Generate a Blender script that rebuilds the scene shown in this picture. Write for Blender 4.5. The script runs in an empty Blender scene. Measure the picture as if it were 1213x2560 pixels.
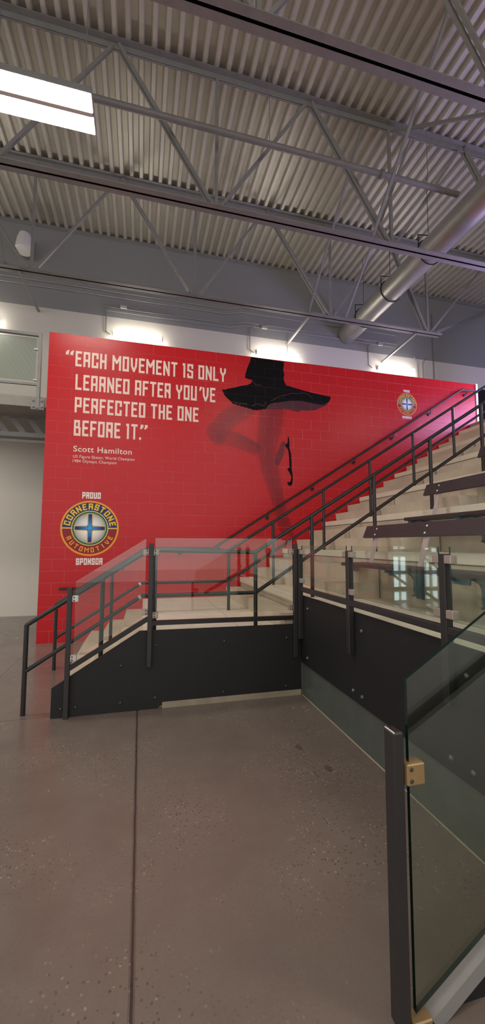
import bpy, math, random
from mathutils import Vector, Matrix
random.seed(7)
S = bpy.context.scene
COL = S.collection
PI = math.pi

# ------------------------------------------------------------------ camera
cd = bpy.data.cameras.new('camera'); cam = bpy.data.objects.new('camera', cd); COL.objects.link(cam)
R_ = Vector((0.96866, -0.24836, 0.00276)); U_ = Vector((-0.02279, -0.07783, 0.99671)); F_ = Vector((0.24733, 0.96554, 0.08105))
M = Matrix(((R_.x, U_.x, -F_.x, 0), (R_.y, U_.y, -F_.y, 0), (R_.z, U_.z, -F_.z, 1.66), (0, 0, 0, 1)))
cam.matrix_world = M
cd.sensor_fit = 'VERTICAL'; cd.sensor_height = 36.0; cd.lens = 991.99 * 36.0 / 2560.0
cd.clip_start = 0.05; cd.clip_end = 200
S.camera = cam

# ------------------------------------------------------------------ view, world, daylight
S.view_settings.view_transform = 'Standard'; S.view_settings.look = 'None'
S.view_settings.gamma = 1.0; S.view_settings.use_curve_mapping = False
S.view_settings.exposure = 0.85
W = bpy.data.worlds.new('world'); S.world = W; W.use_nodes = True
bg = W.node_tree.nodes['Background']
bg.inputs[0].default_value = (1.0, 0.97, 0.93, 1); bg.inputs[1].default_value = 0.56

def area_light(name, loc, target, sx, sy, energy, color):
    l = bpy.data.lights.new(name, 'AREA'); l.shape = 'RECTANGLE'; l.size = sx; l.size_y = sy
    l.energy = energy; l.color = color
    o = bpy.data.objects.new(name, l); COL.objects.link(o); o.location = loc
    o.rotation_euler = (Vector(target) - Vector(loc)).to_track_quat('-Z', 'Y').to_euler()
    return o
# tall glazing behind the viewer
area_light('daylight', (-2.0, -9.5, 4.2), (0.5, 6, 2.6), 18, 7.5, 110, (1.0, 0.97, 0.93))
LAMP = 30.0        # emission of the high bay panels
WALL_LAMP = 13.0   # emission of the wall lights

# ------------------------------------------------------------------ helpers
def lin(h):
    h = h.lstrip('#'); v = [int(h[i:i+2], 16) / 255 for i in (0, 2, 4)]
    return tuple(((c / 12.92) if c <= 0.04045 else ((c + 0.055) / 1.055) ** 2.4) for c in v)

class MB:
    def __init__(s): s.v = []; s.f = []; s.mi = []; s.cur = 0
    def add(s, vs, fs):
        b = len(s.v); s.v += [tuple(p) for p in vs]
        for f in fs: s.f.append(tuple(b + i for i in f)); s.mi.append(s.cur)
        return s
    def box(s, x0, x1, y0, y1, z0, z1):
        x0, x1 = min(x0, x1), max(x0, x1); y0, y1 = min(y0, y1), max(y0, y1); z0, z1 = min(z0, z1), max(z0, z1)
        return s.add([(x0,y0,z0),(x1,y0,z0),(x1,y1,z0),(x0,y1,z0),(x0,y0,z1),(x1,y0,z1),(x1,y1,z1),(x0,y1,z1)],
              [(0,3,2,1),(4,5,6,7),(0,1,5,4),(1,2,6,5),(2,3,7,6),(3,0,4,7)])
    def bbox(s, x0, x1, y0, y1, z0, z1, b=0.004):
        # box with chamfered edges
        x0, x1 = min(x0, x1), max(x0, x1); y0, y1 = min(y0, y1), max(y0, y1); z0, z1 = min(z0, z1), max(z0, z1)
        X = (x0, x1); Y = (y0, y1); Z = (z0, z1); vs = []; idx = {}
        for i in (0, 1):
            for j in (0, 1):
                for k in (0, 1):
                    sx, sy, sz = (b, -b)[i], (b, -b)[j], (b, -b)[k]
                    for a, p in enumerate(((X[i], Y[j]+sy, Z[k]+sz), (X[i]+sx, Y[j], Z[k]+sz), (X[i]+sx, Y[j]+sy, Z[k]))):
                        idx[(i,j,k,a)] = len(vs); vs.append(p)
        I = lambda i, j, k, a: idx[(i,j,k,a)]
        fs = []
        for i in (0, 1):
            q = [I(i,0,0,0), I(i,1,0,0), I(i,1,1,0), I(i,0,1,0)]; fs.append(q if i else q[::-1])
            q = [I(0,i,0,1), I(1,i,0,1), I(1,i,1,1), I(0,i,1,1)]; fs.append(q if not i else q[::-1])
            q = [I(0,0,i,2), I(1,0,i,2), I(1,1,i,2), I(0,1,i,2)]; fs.append(q if i else q[::-1])
        for i in (0, 1):
            for j in (0, 1):
                fs.append([I(i,j,0,0), I(i,j,0,1), I(i,j,1,1), I(i,j,1,0)])
                fs.append([I(i,0,j,0), I(i,0,j,2), I(i,1,j,2), I(i,1,j,0)])
                fs.append([I(0,i,j,1), I(0,i,j,2), I(1,i,j,2), I(1,i,j,1)])
                for k in (0, 1): fs.append([I(i,j,k,0), I(i,j,k,1), I(i,j,k,2)])
        return s.add(vs, fs)
    def beam(s, p0, p1, w, h, up=(0, 0, 1)):
        p0, p1 = Vector(p0), Vector(p1); d = (p1 - p0).normalized(); upv = Vector(up)
        if abs(d.dot(upv)) > 0.99: upv = Vector((0, 1, 0))
        a = d.cross(upv).normalized(); b = a.cross(d).normalized()
        vs = []
        for p in (p0, p1):
            for sa, sb in ((-1,-1),(1,-1),(1,1),(-1,1)): vs.append(p + a * (sa * w / 2) + b * (sb * h / 2))
        return s.add(vs, [(0,1,2,3),(7,6,5,4),(0,4,5,1),(1,5,6,2),(2,6,7,3),(3,7,4,0)])
    def prism(s, pts, axis, a0, a1):
        # outline pts (2D) extruded along axis: 'x' -> pts are (y,z), 'y' -> (x,z), 'z' -> (x,y)
        def P(p, t): return {'x': (t, p[0], p[1]), 'y': (p[0], t, p[1]), 'z': (p[0], p[1], t)}[axis]
        n = len(pts); vs = [P(p, a0) for p in pts] + [P(p, a1) for p in pts]
        fs = [tuple(range(n)), tuple(range(2 * n - 1, n - 1, -1))]
        for i in range(n): j = (i + 1) % n; fs.append((i, i + n, j + n, j))
        return s.add(vs, fs)
    def tube(s, pts, r, n=14, cap=True):
        pts = [Vector(p) for p in pts]; m = len(pts)
        d = [(pts[i+1] - pts[i]).normalized() for i in range(m - 1)]
        ref = Vector((0, 0, 1)) if abs(d[0].z) < 0.9 else Vector((1, 0, 0))
        u = d[0].cross(ref).normalized(); v = d[0].cross(u).normalized()
        off = [u * math.cos(2*PI*k/n) * r + v * math.sin(2*PI*k/n) * r for k in range(n)]
        rings = [[pts[0] + o for o in off]]
        for i in range(1, m):
            if i < m - 1:
                q = d[i-1].rotation_difference(d[i]); nb = (d[i-1] + d[i]).normalized(); ring = []
                for o in off:
                    t = -(o.dot(nb)) / d[i-1].dot(nb); ring.append(pts[i] + o + d[i-1] * t)
                rings.append(ring); off = [q @ o for o in off]
            else: rings.append([pts[i] + o for o in off])
        vs = [p for rg in rings for p in rg]; fs = []
        for i in range(m - 1):
            for k in range(n):
                k2 = (k + 1) % n; fs.append((i*n+k, i*n+k2, (i+1)*n+k2, (i+1)*n+k))
        if cap: fs.append(tuple(range(n-1, -1, -1))); fs.append(tuple((m-1)*n + k for k in range(n)))
        return s.add(vs, fs)
    def cyl(s, p0, p1, r, n=12): return s.tube([p0, p1], r, n)
    def dome(s, c, ax, r, h, n=10):
        # low bolt head: c base centre, ax outward direction
        ax = Vector(ax).normalized(); c = Vector(c)
        ref = Vector((0, 0, 1)) if abs(ax.z) < 0.9 else Vector((1, 0, 0))
        u = ax.cross(ref).normalized(); v = ax.cross(u)
        prof = ((1, 0), (1, .45), (.8, .8), (.4, 1))
        vs = []; 
        for pr, ph in prof:
            for k in range(n): a = 2*PI*k/n; vs.append(c + u*math.cos(a)*r*pr + v*math.sin(a)*r*pr + ax*h*ph)
        fs = []
        for i in range(len(prof)-1):
            for k in range(n): k2 = (k+1) % n; fs.append((i*n+k, i*n+k2, (i+1)*n+k2, (i+1)*n+k))
        fs.append(tuple((len(prof)-1)*n + k for k in range(n)))
        return s.add(vs, fs)
    def obj(s, name, mat, parent=None, smooth=False):
        me = bpy.data.meshes.new(name); me.from_pydata(s.v, [], s.f)
        mats = mat if isinstance(mat, (list, tuple)) else [mat]
        for m in mats: me.materials.append(m)
        for p, i in zip(me.polygons, s.mi): p.material_index = i
        me.update()
        import bmesh
        bm = bmesh.new(); bm.from_mesh(me); bmesh.ops.recalc_face_normals(bm, faces=bm.faces); bm.to_mesh(me); bm.free()
        if smooth:
            me.shade_smooth(); me.set_sharp_from_angle(angle=math.radians(35))
        o = bpy.data.objects.new(name, me); COL.objects.link(o)
        if parent: o.parent = parent
        return o

def tag(o, label=None, cat=None, group=None, kind=None):
    if label: o['label'] = label
    if cat: o['category'] = cat
    if group: o['group'] = group
    if kind: o['kind'] = kind
    return o
def thing(name, label, cat, group=None, loc=None):
    o = bpy.data.objects.new(name, None); COL.objects.link(o)
    o.empty_display_size = 0.1
    return tag(o, label, cat, group)
def struct(o): o['kind'] = 'structure'; return o

# ------------------------------------------------------------------ materials
def mat(name, color=(.5,.5,.5), rough=.5, metal=0.0, spec=.5):
    m = bpy.data.materials.new(name); m.use_nodes = True; b = m.node_tree.nodes['Principled BSDF']
    b.inputs['Base Color'].default_value = (*color, 1); b.inputs['Roughness'].default_value = rough
    b.inputs['Metallic'].default_value = metal; b.inputs['Specular IOR Level'].default_value = spec
    return m
class NT:
    def __init__(s, m): s.m = m; s.t = m.node_tree; s.b = s.t.nodes['Principled BSDF']
    def n(s, typ, **kw):
        nd = s.t.nodes.new(typ)
        for k, v in kw.items():
            if k.startswith('_'): setattr(nd, k[1:], v)
            else: nd.inputs[k.replace('__', ' ')].default_value = v
        return nd
    def l(s, a, b): s.t.links.new(a, b)
    def pos(s): return s.n('ShaderNodeNewGeometry').outputs['Position']
    def math(s, op, a, b=None, c=None):
        nd = s.t.nodes.new('ShaderNodeMath'); nd.operation = op
        for i, x in enumerate((a, b, c)):
            if x is None: continue
            if isinstance(x, (int, float)): nd.inputs[i].default_value = x
            else: s.l(x, nd.inputs[i])
        return nd.outputs[0]
    def mix(s, fac, a, b, blend='MIX'):
        nd = s.t.nodes.new('ShaderNodeMix'); nd.data_type = 'RGBA'; nd.blend_type = blend
        for sock, x in ((nd.inputs[0], fac), (nd.inputs[6], a), (nd.inputs[7], b)):
            if isinstance(x, (int, float)): sock.default_value = x
            elif isinstance(x, tuple): sock.default_value = (*x, 1) if len(x) == 3 else x
            else: s.l(x, sock)
        return nd.outputs[2]
    def noise(s, scale, detail=3, vec=None, rough=.55):
        nd = s.n('ShaderNodeTexNoise', Scale=scale, Detail=detail, Roughness=rough)
        s.l(vec if vec is not None else s.pos(), nd.inputs['Vector']); return nd.outputs['Fac']
    def ramp(s, fac, p0, p1, c0=(0,0,0), c1=(1,1,1)):
        nd = s.t.nodes.new('ShaderNodeValToRGB'); e = nd.color_ramp.elements
        e[0].position = p0; e[1].position = p1; e[0].color = (*c0, 1); e[1].color = (*c1, 1)
        s.l(fac, nd.inputs[0]); return nd.outputs[0]
    def bump(s, h, strength=.3, dist=.01):
        nd = s.n('ShaderNodeBump', Strength=strength, Distance=dist); s.l(h, nd.inputs['Height'])
        s.l(nd.outputs[0], s.b.inputs['Normal']); return nd

def wall_vec(t):
    # maps wall X,Z to texture x,y
    sp = t.n('ShaderNodeSeparateXYZ'); t.l(t.pos(), sp.inputs[0])
    cb = t.n('ShaderNodeCombineXYZ'); t.l(t.math('ADD', sp.outputs[0], 20.05), cb.inputs[0]); t.l(sp.outputs[2], cb.inputs[1])
    return cb.outputs[0], sp
def block_joint(t):
    v, sp = wall_vec(t)
    br = t.n('ShaderNodeTexBrick', Scale=1.0)
    br.inputs['Mortar Size'].default_value = .005; br.inputs['Mortar Smooth'].default_value = .35
    br.inputs['Brick Width'].default_value = .4; br.inputs['Row Height'].default_value = .2; br.inputs['Bias'].default_value = 0
    br.offset = .5; t.l(v, br.inputs['Vector'])
    return br.outputs['Fac']
def painted_block(name, base, rough=.32, attr=False, shade=False, joint_lift=.34):
    m = mat(name, base, rough); t = NT(m); j = block_joint(t)
    if attr:
        a = t.n('ShaderNodeVertexColor', _layer_name='Col'); c = a.outputs['Color']
        if shade: c = t.mix(t.math('MULTIPLY', t.noise(1.3, 4), .25), c, (.8, .8, .8), 'MULTIPLY')
    else:
        c = t.mix(t.math('MULTIPLY', t.noise(1.3, 4), .25), base, tuple(x * .8 for x in base))
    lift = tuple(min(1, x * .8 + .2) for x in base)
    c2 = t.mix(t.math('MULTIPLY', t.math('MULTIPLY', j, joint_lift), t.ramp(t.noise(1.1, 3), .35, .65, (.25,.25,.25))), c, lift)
    t.l(c2, t.b.inputs['Base Color']); t.b.inputs['Specular IOR Level'].default_value = .32
    h = t.math('ADD', t.math('MULTIPLY', j, -1.0), t.math('MULTIPLY', t.noise(60, 2), .12))
    t.bump(h, .55, .006)
    return m

RED = (0.52, 0.009, 0.015)
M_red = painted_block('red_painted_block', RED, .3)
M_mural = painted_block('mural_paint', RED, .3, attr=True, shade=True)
M_skirt = painted_block('mural_black', lin('#0d080b'), .6, joint_lift=.1)
M_skirt.node_tree.nodes['Principled BSDF'].inputs['Specular IOR Level'].default_value = .12
M_skirt2 = painted_block('mural_plum', lin('#4c1f2a'), .35, joint_lift=.3)
M_cream = painted_block('cream_lettering', lin('#ecd3c4'), .4, joint_lift=.25)
M_white_l = painted_block('white_lettering', lin('#f0e6e2'), .4, joint_lift=.2)
M_orange = painted_block('orange_paint', lin('#eb9a2c'), .4, joint_lift=.15)
M_yellow = painted_block('yellow_paint', lin('#eec22c'), .4, joint_lift=.15)
M_navy = painted_block('navy_paint', lin('#232f66'), .4, joint_lift=.2)
M_maroon = painted_block('maroon_paint', lin('#8e1a26'), .4, joint_lift=.1)
M_green = painted_block('green_paint', lin('#1d6a2d'), .4, joint_lift=.15)
M_sand = painted_block('sand_paint', lin('#e3c076'), .4, joint_lift=.15)
M_vcol = painted_block('emblem_paint', (.5,.5,.5), .4, attr=True, joint_lift=.2)

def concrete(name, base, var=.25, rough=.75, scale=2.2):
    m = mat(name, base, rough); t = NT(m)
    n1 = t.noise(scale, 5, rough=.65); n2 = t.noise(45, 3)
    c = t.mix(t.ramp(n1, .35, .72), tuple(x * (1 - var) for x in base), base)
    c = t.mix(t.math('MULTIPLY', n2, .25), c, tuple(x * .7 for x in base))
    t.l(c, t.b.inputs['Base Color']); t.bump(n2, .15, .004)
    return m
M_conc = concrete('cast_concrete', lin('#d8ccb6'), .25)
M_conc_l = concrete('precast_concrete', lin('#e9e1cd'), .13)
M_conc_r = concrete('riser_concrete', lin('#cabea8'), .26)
M_slab = concrete('slab_edge_concrete', lin('#9a958c'), .2)
M_curb = concrete('curb_concrete', lin('#a79b85'), .3, scale=6)

def steel(name, base, rough=.42, metal=0.0, var=.2):
    m = mat(name, base, rough, metal); t = NT(m); n = t.noise(7, 4)
    t.l(t.mix(n, tuple(x * (1 + var) for x in base), tuple(x * (1 - var) for x in base)), t.b.inputs['Base Color'])
    t.l(t.math('MULTIPLY_ADD', t.noise(30, 2), .14, rough - .07), t.b.inputs['Roughness'])
    return m
M_black = steel('black_painted_steel', lin('#211f20'), .38)
M_post = steel('charcoal_post_steel', lin('#2e2b2c'), .45)
M_panel = steel('black_panel_steel', lin('#19181a'), .62)
M_kick = steel('dark_base_steel', lin('#5b605b'), .4, .2, .3)
M_truss = steel('grey_truss_paint', lin('#84827f'), .48)
M_deck = steel('galvanised_deck', lin('#bbb6a9'), .42, .25, .12)
M_duct = steel('galvanised_duct', lin('#a9a6a0'), .42, .55, .1)
M_pipe = steel('grey_pipe_paint', lin('#7d7977'), .4)
M_cond = steel('conduit_metal', lin('#9c9a98'), .35, .5)
M_clip = steel('brushed_clip', lin('#a99a92'), .42, .35)
M_brass = steel('warm_clip_metal', lin('#b3976c'), .36, .6)
M_bolt = steel('bolt_metal', lin('#6d6d70'), .35, .6)
M_bolt2 = steel('dark_bolt_metal', lin('#454347'), .3, .4)
M_whitebolt = mat('bright_bolt', lin('#efece6'), .4)
M_strap = steel('silver_strap', lin('#cfc9c6'), .35, .4, .06)
M_brkt = steel('blue_grey_bracket', lin('#5f7783'), .4, .2)
M_plank = steel('brown_bench_plank', lin('#40363a'), .5, 0, .12)
M_frame = mat('lamp_frame', lin('#d8d4cc'), .5)
M_dark = mat('door_black', lin('#161517'), .5)
M_jamb = mat('white_jamb', lin('#e6dfe2'), .5)
M_screw = mat('screw_dark', lin('#55483a'), .4, .4)

def emis(name, color, s):
    m = bpy.data.materials.new(name); m.use_nodes = True; t = m.node_tree; t.nodes.clear()
    e = t.nodes.new('ShaderNodeEmission'); e.inputs[0].default_value = (*color, 1); e.inputs[1].default_value = s
    o = t.nodes.new('ShaderNodeOutputMaterial'); t.links.new(e.outputs[0], o.inputs[0]); return m
M_lamp = emis('lit_panel', (1, .94, .84), LAMP)
M_wlamp = emis('lit_wall_lamp', (1, .93, .82), WALL_LAMP)
M_day = emis('daylight_pane', (.78, .92, 1), 3.2)
M_day2 = emis('violet_daylight_pane', (.58, .5, 1), 11.0)

def glass(name, tint, gloss=1.0):
    m = bpy.data.materials.new(name); m.use_nodes = True; t = m.node_tree; t.nodes.clear()
    tr = t.nodes.new('ShaderNodeBsdfTransparent'); tr.inputs[0].default_value = (*tint, 1)
    g = t.nodes.new('ShaderNodeBsdfGlossy'); g.inputs['Roughness'].default_value = .0; g.inputs[0].default_value = (.95, 1, .97, 1)
    lw = t.nodes.new('ShaderNodeLayerWeight'); lw.inputs[0].default_value = .5
    pw = t.nodes.new('ShaderNodeMath'); pw.operation = 'POWER'; pw.inputs[1].default_value = 5
    fr = t.nodes.new('ShaderNodeMath'); fr.operation = 'MULTIPLY_ADD'; fr.inputs[1].default_value = .957; fr.inputs[2].default_value = .043
    t.links.new(lw.outputs['Facing'], pw.inputs[0]); t.links.new(pw.outputs[0], fr.inputs[0])
    mu = t.nodes.new('ShaderNodeMath'); mu.operation = 'MULTIPLY'; mu.inputs[1].default_value = gloss
    mx = t.nodes.new('ShaderNodeMixShader'); o = t.nodes.new('ShaderNodeOutputMaterial')
    t.links.new(fr.outputs[0], mu.inputs[0]); t.links.new(mu.outputs[0], mx.inputs[0])
    t.links.new(tr.outputs[0], mx.inputs[1]); t.links.new(g.outputs[0], mx.inputs[2]); t.links.new(mx.outputs[0], o.inputs[0])
    return m
M_glass = glass('clear_guard_glass', (.93, .955, .93), 1.0)
M_glass_n = glass('near_guard_glass', (.85, .90, .85), 1.9)
M_glass_b = glass('balcony_glass', (.82, .88, .84), 1.0)
M_edge = mat('glass_cut_edge', lin('#0d2320'), .15)
M_edge_l = mat('glass_bright_edge', lin('#b9c9bd'), .2)

# floor: polished, sealed concrete with saw-cut joints
M_floor = mat('polished_concrete', (.2,.18,.17), .3); t = NT(M_floor)
pz = t.pos(); sp = t.n('ShaderNodeSeparateXYZ'); t.l(pz, sp.inputs[0])
n1 = t.noise(.55, 5, rough=.6); n2 = t.noise(3.2, 6, rough=.7); n3 = t.noise(70, 3)
c = t.mix(t.ramp(n1, .3, .7), lin('#6d5f59'), lin('#8b7c74'))
c = t.mix(t.math('MULTIPLY', t.ramp(n2, .35, .75), .4), c, lin('#8a7f76'))
c = t.mix(t.math('MULTIPLY', n3, .25), c, lin('#4a423e'))
vo = t.n('ShaderNodeTexVoronoi', Scale=52.0); t.l(pz, vo.inputs['Vector'])
msk = t.math('MULTIPLY', t.math('LESS_THAN', vo.outputs['Distance'], .3), t.ramp(t.noise(1.1, 4), .44, .62))
sv = t.n('ShaderNodeSeparateXYZ'); t.l(vo.outputs['Color'], sv.inputs[0])
dk = t.math('MULTIPLY', msk, t.math('LESS_THAN', sv.outputs[0], .35)); lt = t.math('MULTIPLY', msk, t.math('GREATER_THAN', sv.outputs[0], .85))
c = t.mix(t.math('MULTIPLY', dk, .6), c, lin('#2f2925')); c = t.mix(t.math('MULTIPLY', lt, .6), c, lin('#b8aa9a'))
def near(sock, val, w, cond=None):
    f = t.math('LESS_THAN', t.math('ABSOLUTE', t.math('SUBTRACT', sock, val)), w)
    if cond is not None: f = t.math('MULTIPLY', f, cond)
    return f
wob = t.math('MULTIPLY', t.math('SUBTRACT', t.noise(6, 3), .5), .008)
xw = t.math('ADD', sp.outputs[0], wob)
j = near(xw, .006, .0055, t.math('LESS_THAN', sp.outputs[1], 4.26))
j = t.math('MAXIMUM', j, near(xw, -1.655, .005))
j = t.math('MAXIMUM', j, near(sp.outputs[1], 4.3, .005, t.math('LESS_THAN', sp.outputs[0], -.8)))
jw = near(xw, .006, .013, t.math('LESS_THAN', sp.outputs[1], 4.26))
c = t.mix(t.math('MULTIPLY', jw, .35), c, lin('#3f3733')); c = t.mix(t.math('MULTIPLY', j, .7), c, lin('#2a2421'))
# dried drip marks
def spot(x, y, rx, ry):
    a = t.math('DIVIDE', t.math('SUBTRACT', sp.outputs[0], x), rx); b = t.math('DIVIDE', t.math('SUBTRACT', sp.outputs[1], y), ry)
    return t.math('LESS_THAN', t.math('ADD', t.math('MULTIPLY', a, a), t.math('MULTIPLY', b, b)), 1.0)
for q in ((1.395, 2.84, .03, .045), (1.30, 3.18, .025, .05)):
    c = t.mix(t.math('MULTIPLY', spot(*q), .45), c, lin('#3a302c'))
t.l(c, t.b.inputs['Base Color'])
t.l(t.math('MULTIPLY_ADD', n2, .22, .13), t.b.inputs['Roughness'])
t.b.inputs['Specular IOR Level'].default_value = .5
t.bump(t.math('ADD', t.math('MULTIPLY', j, -1.0), t.math('MULTIPLY', t.noise(5, 4), .25)), .25, .004)

def two_tone(name, low, high, zc, rough=.6):
    m = mat(name, low, rough); t = NT(m); sp = t.n('ShaderNodeSeparateXYZ'); t.l(t.pos(), sp.inputs[0])
    f = t.math('GREATER_THAN', sp.outputs[2], zc); n = t.noise(.8, 4)
    c = t.mix(f, low, high); c = t.mix(t.math('MULTIPLY', n, .18), c, (.25, .25, .25))
    t.l(c, t.b.inputs['Base Color']); t.bump(t.noise(25, 2), .08, .005); return m
M_back = two_tone('white_and_grey_wall_paint', lin('#dcd7cc'), lin('#8d8e8d'), 7.46)
M_rightw = mat('grey_wall_paint', lin('#6b6e72'), .6)

# ------------------------------------------------------------------ structure
FL = MB(); FL.box(-14, 13, -10, 10.4, -.2, 0); struct(FL.obj('floor', M_floor))
YB = 10.27
B = MB(); B.box(-14, 13.2, YB, YB + .2, 0, 9.75); struct(B.obj('wall_back', M_back))
B = MB(); B.box(13, 13.2, -10, YB, 0, 9.75); struct(B.obj('wall_right', M_rightw))
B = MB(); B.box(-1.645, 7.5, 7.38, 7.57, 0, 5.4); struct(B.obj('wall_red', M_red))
B = MB(); B.box(7.5, 7.55, 7.36, 7.59, 4.43, 5.41); struct(B.obj('trim_1', M_jamb))
# ledge of concrete that carries the deck on the back wall
B = MB(); B.box(-14, 13, YB - .06, YB, 9.53, 9.6); struct(B.obj('trim_2', M_truss))

# roof deck: ribs run away from the viewer
D = MB(); p = .203; n = int(27 / p); prof = []
for i in range(n):
    x = -14 + i * p
    prof += [(x, 9.60), (x + .062, 9.60), (x + .088, 9.678), (x + .177, 9.678)]
prof.append((-14 + n * p, 9.60))
vs = [(x, -10, z) for x, z in prof] + [(x, YB + .1, z) for x, z in prof]; m_ = len(prof)
D.add(vs, [(i, i + 1, i + 1 + m_, i + m_) for i in range(m_ - 1)])
D.box(-14, 13.2, -10, YB + .2, 9.70, 9.80)
struct(D.obj('ceiling', M_deck))

# mezzanine floor behind the red wall and beside it
B = MB(); B.box(-14, -1.66, 7.5, YB, 4.06, 4.24); B.box(-1.66, 13, 7.58, YB, 4.25, 4.43); B.box(7.302, 13, 1.38, 7.58, 4.25, 4.43)
struct(B.obj('floor_mezzanine', M_slab))
# open-web joist below the walkway
b = thing('walkway_joist', 'grey open-web joist with slanted webs under the upper walkway left of the red wall', 'joist')
B = MB(); B.box(-14, -1.3, 8.26, 8.36, 3.70, 3.785); B.obj('bottom_chord', M_truss, b)
B = MB(); B.box(-14, -1.3, 8.30, 8.34, 3.60, 3.655); B.obj('lower_angle', M_truss, b)
for i in range(26):
    x = -1.62 - i * .3
    B = MB(); B.prism([(x - .28, 4.06), (x - .16, 4.06), (x + .05, 3.785), (x - .07, 3.785)], 'y', 8.28, 8.30); B.obj('web', M_truss, b)
# glazed entrance in the far wall, just left of what the photo shows
w = MB()
for xc in (-3.79, -4.03, -4.84, -5.12):
    for z0, z1 in ((.05, .28), (.42, .78), (.9, 1.3), (1.45, 1.56), (1.6, 1.72)): w.box(xc - .075, xc + .075, YB - .035, YB - .03, z0, z1)
w = w.obj('window_1', M_day); struct(w)
f = MB()
for x0 in (-5.27, -4.52, -3.69): f.box(x0, x0 + .06, YB - .06, YB - .03, 0, 1.85)
for z0 in (.32, 1.35, 1.79): f.box(-5.27, -3.63, YB - .055, YB - .03, z0, z0 + .06)
f.obj('window_frame', M_dark, w)
w = MB(); w.box(9.0, 9.01, 3.6, 7.3, 4.5, 5.7); w = w.obj('window_2', M_day2); struct(w)
f = MB()
for y0 in (3.55, 5.4, 7.28): f.box(8.97, 9.05, y0, y0 + .06, 4.43, 5.76)
for z0 in (4.43, 5.68): f.box(8.97, 9.05, 3.55, 7.34, z0, z0 + .1)
f.obj('window_frame', M_dark, w)
d = MB(); d.box(10.46, 11.5, YB - .05, YB, 4.43, 6.7); d = d.obj('door_1', M_dark); struct(d)
f = MB(); f.box(10.56, 10.6, YB - .09, YB - .05, 5.4, 5.55); f.obj('door_handle', M_clip, d)

# ------------------------------------------------------------------ lower stair and landing
st = thing('landing_stair', 'pale concrete flight of low steps and landing at the foot of the red wall', 'stairs')
RISE = .1775
tops = [(-.89, -.775, 0, .172), (-.578, -.484, .172, .344), (-.257, -.208, .344, .514), (.058, .065, .514, .688)]
for i, (xb_, xt, zb, zt) in enumerate(tops):
    nxt = tops[i+1][0] + .02 if i < 3 else 1.838
    for (y0, y1) in ((4.275, 5.845), (5.86, 7.377)):
        xb = -.79 if i == 0 and y0 < 5 else xb_
        if i < 3:
            B = MB(); B.prism([(xb, zb), (xt, zt), (nxt, zt), (nxt, zb)], 'y', y0, y1); B.obj('step', M_conc, st)
        else:
            B = MB(); B.prism([(xb, zb), (xt, zt), (1.15, zt), (1.15, zb)], 'y', y0, y1)
            B.prism([(1.158, zb), (1.158, zt), (nxt, zt), (nxt, zb)], 'y', y0, y1); B.obj('landing', M_conc_l, st)
# solid body under steps
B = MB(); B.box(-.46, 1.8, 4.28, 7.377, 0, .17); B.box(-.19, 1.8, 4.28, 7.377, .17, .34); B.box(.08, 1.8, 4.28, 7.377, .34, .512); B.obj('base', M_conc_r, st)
B = MB(); B.prism([(.25, 0), (1.765, 0), (1.765, .06), (.25, .06)], 'y', 4.245, 4.30)
tag(B.obj('concrete_curb', M_curb), 'rough pale concrete curb strip on the floor under the black landing panel', 'curb')

# ------------------------------------------------------------------ grandstand tiers
ORD = ['lowest', 'second', 'third', 'fourth', 'fifth', 'sixth', 'topmost']
def zk(k): return 1.043 + .5325 * k
def Fk(k): return 1.858 + .855 * k
for k in range(7):
    t_ = thing('concrete_tier', '%s long pale concrete seating tier counted upward from the black guard wall' % ORD[k], 'tier', 'concrete seating tiers')
    X0, X1, Z = Fk(k), Fk(k+1) + .01, zk(k)
    if k == 6: X1 = 7.3
    lo = Z - .532 if k else .36
    B = MB()
    if k == 0:
        B.box(1.80, X1, 1.38, 4.27, 0, Z - .095); B.box(X0, X1, 4.27, 7.375, .3, Z - .095)
    else: B.box(X0, X1, 1.38, 7.375, lo, Z - .095)
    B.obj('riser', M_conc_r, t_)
    B = MB()
    if k == 0: B.bbox(1.795, X1, 1.38, 4.262, Z - .088, Z, .006); B.bbox(X0 - .018, X1, 4.264, 7.375, Z - .088, Z, .008)
    else: B.bbox(X0 - .018, X1, 1.38, 7.375, Z - .088, Z, .008)
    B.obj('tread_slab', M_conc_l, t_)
    if k == 0:
        B = MB(); B.box(1.84, X1, 1.38, 7.37, Z - .1, Z - .085); B.obj('joint', M_conc_r, t_)

def sX(s): return 1.573 + .285 * (s - 1)
def sZ(s): return .688 + RISE * s
NUM = ['first', 'second', 'third', 'fourth', 'fifth', 'sixth', 'seventh', 'eighth']
for side, (y0, y1), words in (('wall', (5.845, 7.375), 'beside the red wall'), ('bench', (4.12, 5.80), 'beside the benches')):
    for k in range(-1, 6):
        if k == -1:
            a0 = 4.275 if side == 'bench' else y0
            b_ = thing('step_block', '%s pale concrete step block %s, single step on the landing' % (NUM[0], words), 'step', 'aisle step blocks')
            B = MB(); B.prism([(sX(1) + .02, .689), (sX(1), sZ(1)), (1.836, sZ(1)), (1.836, .689)], 'y', a0, y1 if side == 'wall' else 5.825)
            B.obj('step', M_conc, b_)
        else:
            b_ = thing('step_block', '%s pale concrete step block %s, two steps on the %s tier' % (NUM[k+1], words, ORD[k]), 'step', 'aisle step blocks')
            s1, s2 = 3*k + 3, 3*k + 4; z = zk(k)
            B = MB(); B.prism([(sX(s1) + .028, z), (sX(s1), sZ(s1)), (sX(s2) + .01, sZ(s1)), (sX(s2) + .01, z)], 'y', y0, y1); B.obj('step', M_conc, b_)
            B = MB(); B.prism([(sX(s2) + .011, z), (sX(s2) + .006, sZ(s1)), (sX(s2) - .008, sZ(s2)), (Fk(k+1) - .019, sZ(s2)), (Fk(k+1) - .019, z)], 'y', y0, y1); B.obj('step', M_conc, b_)

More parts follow.
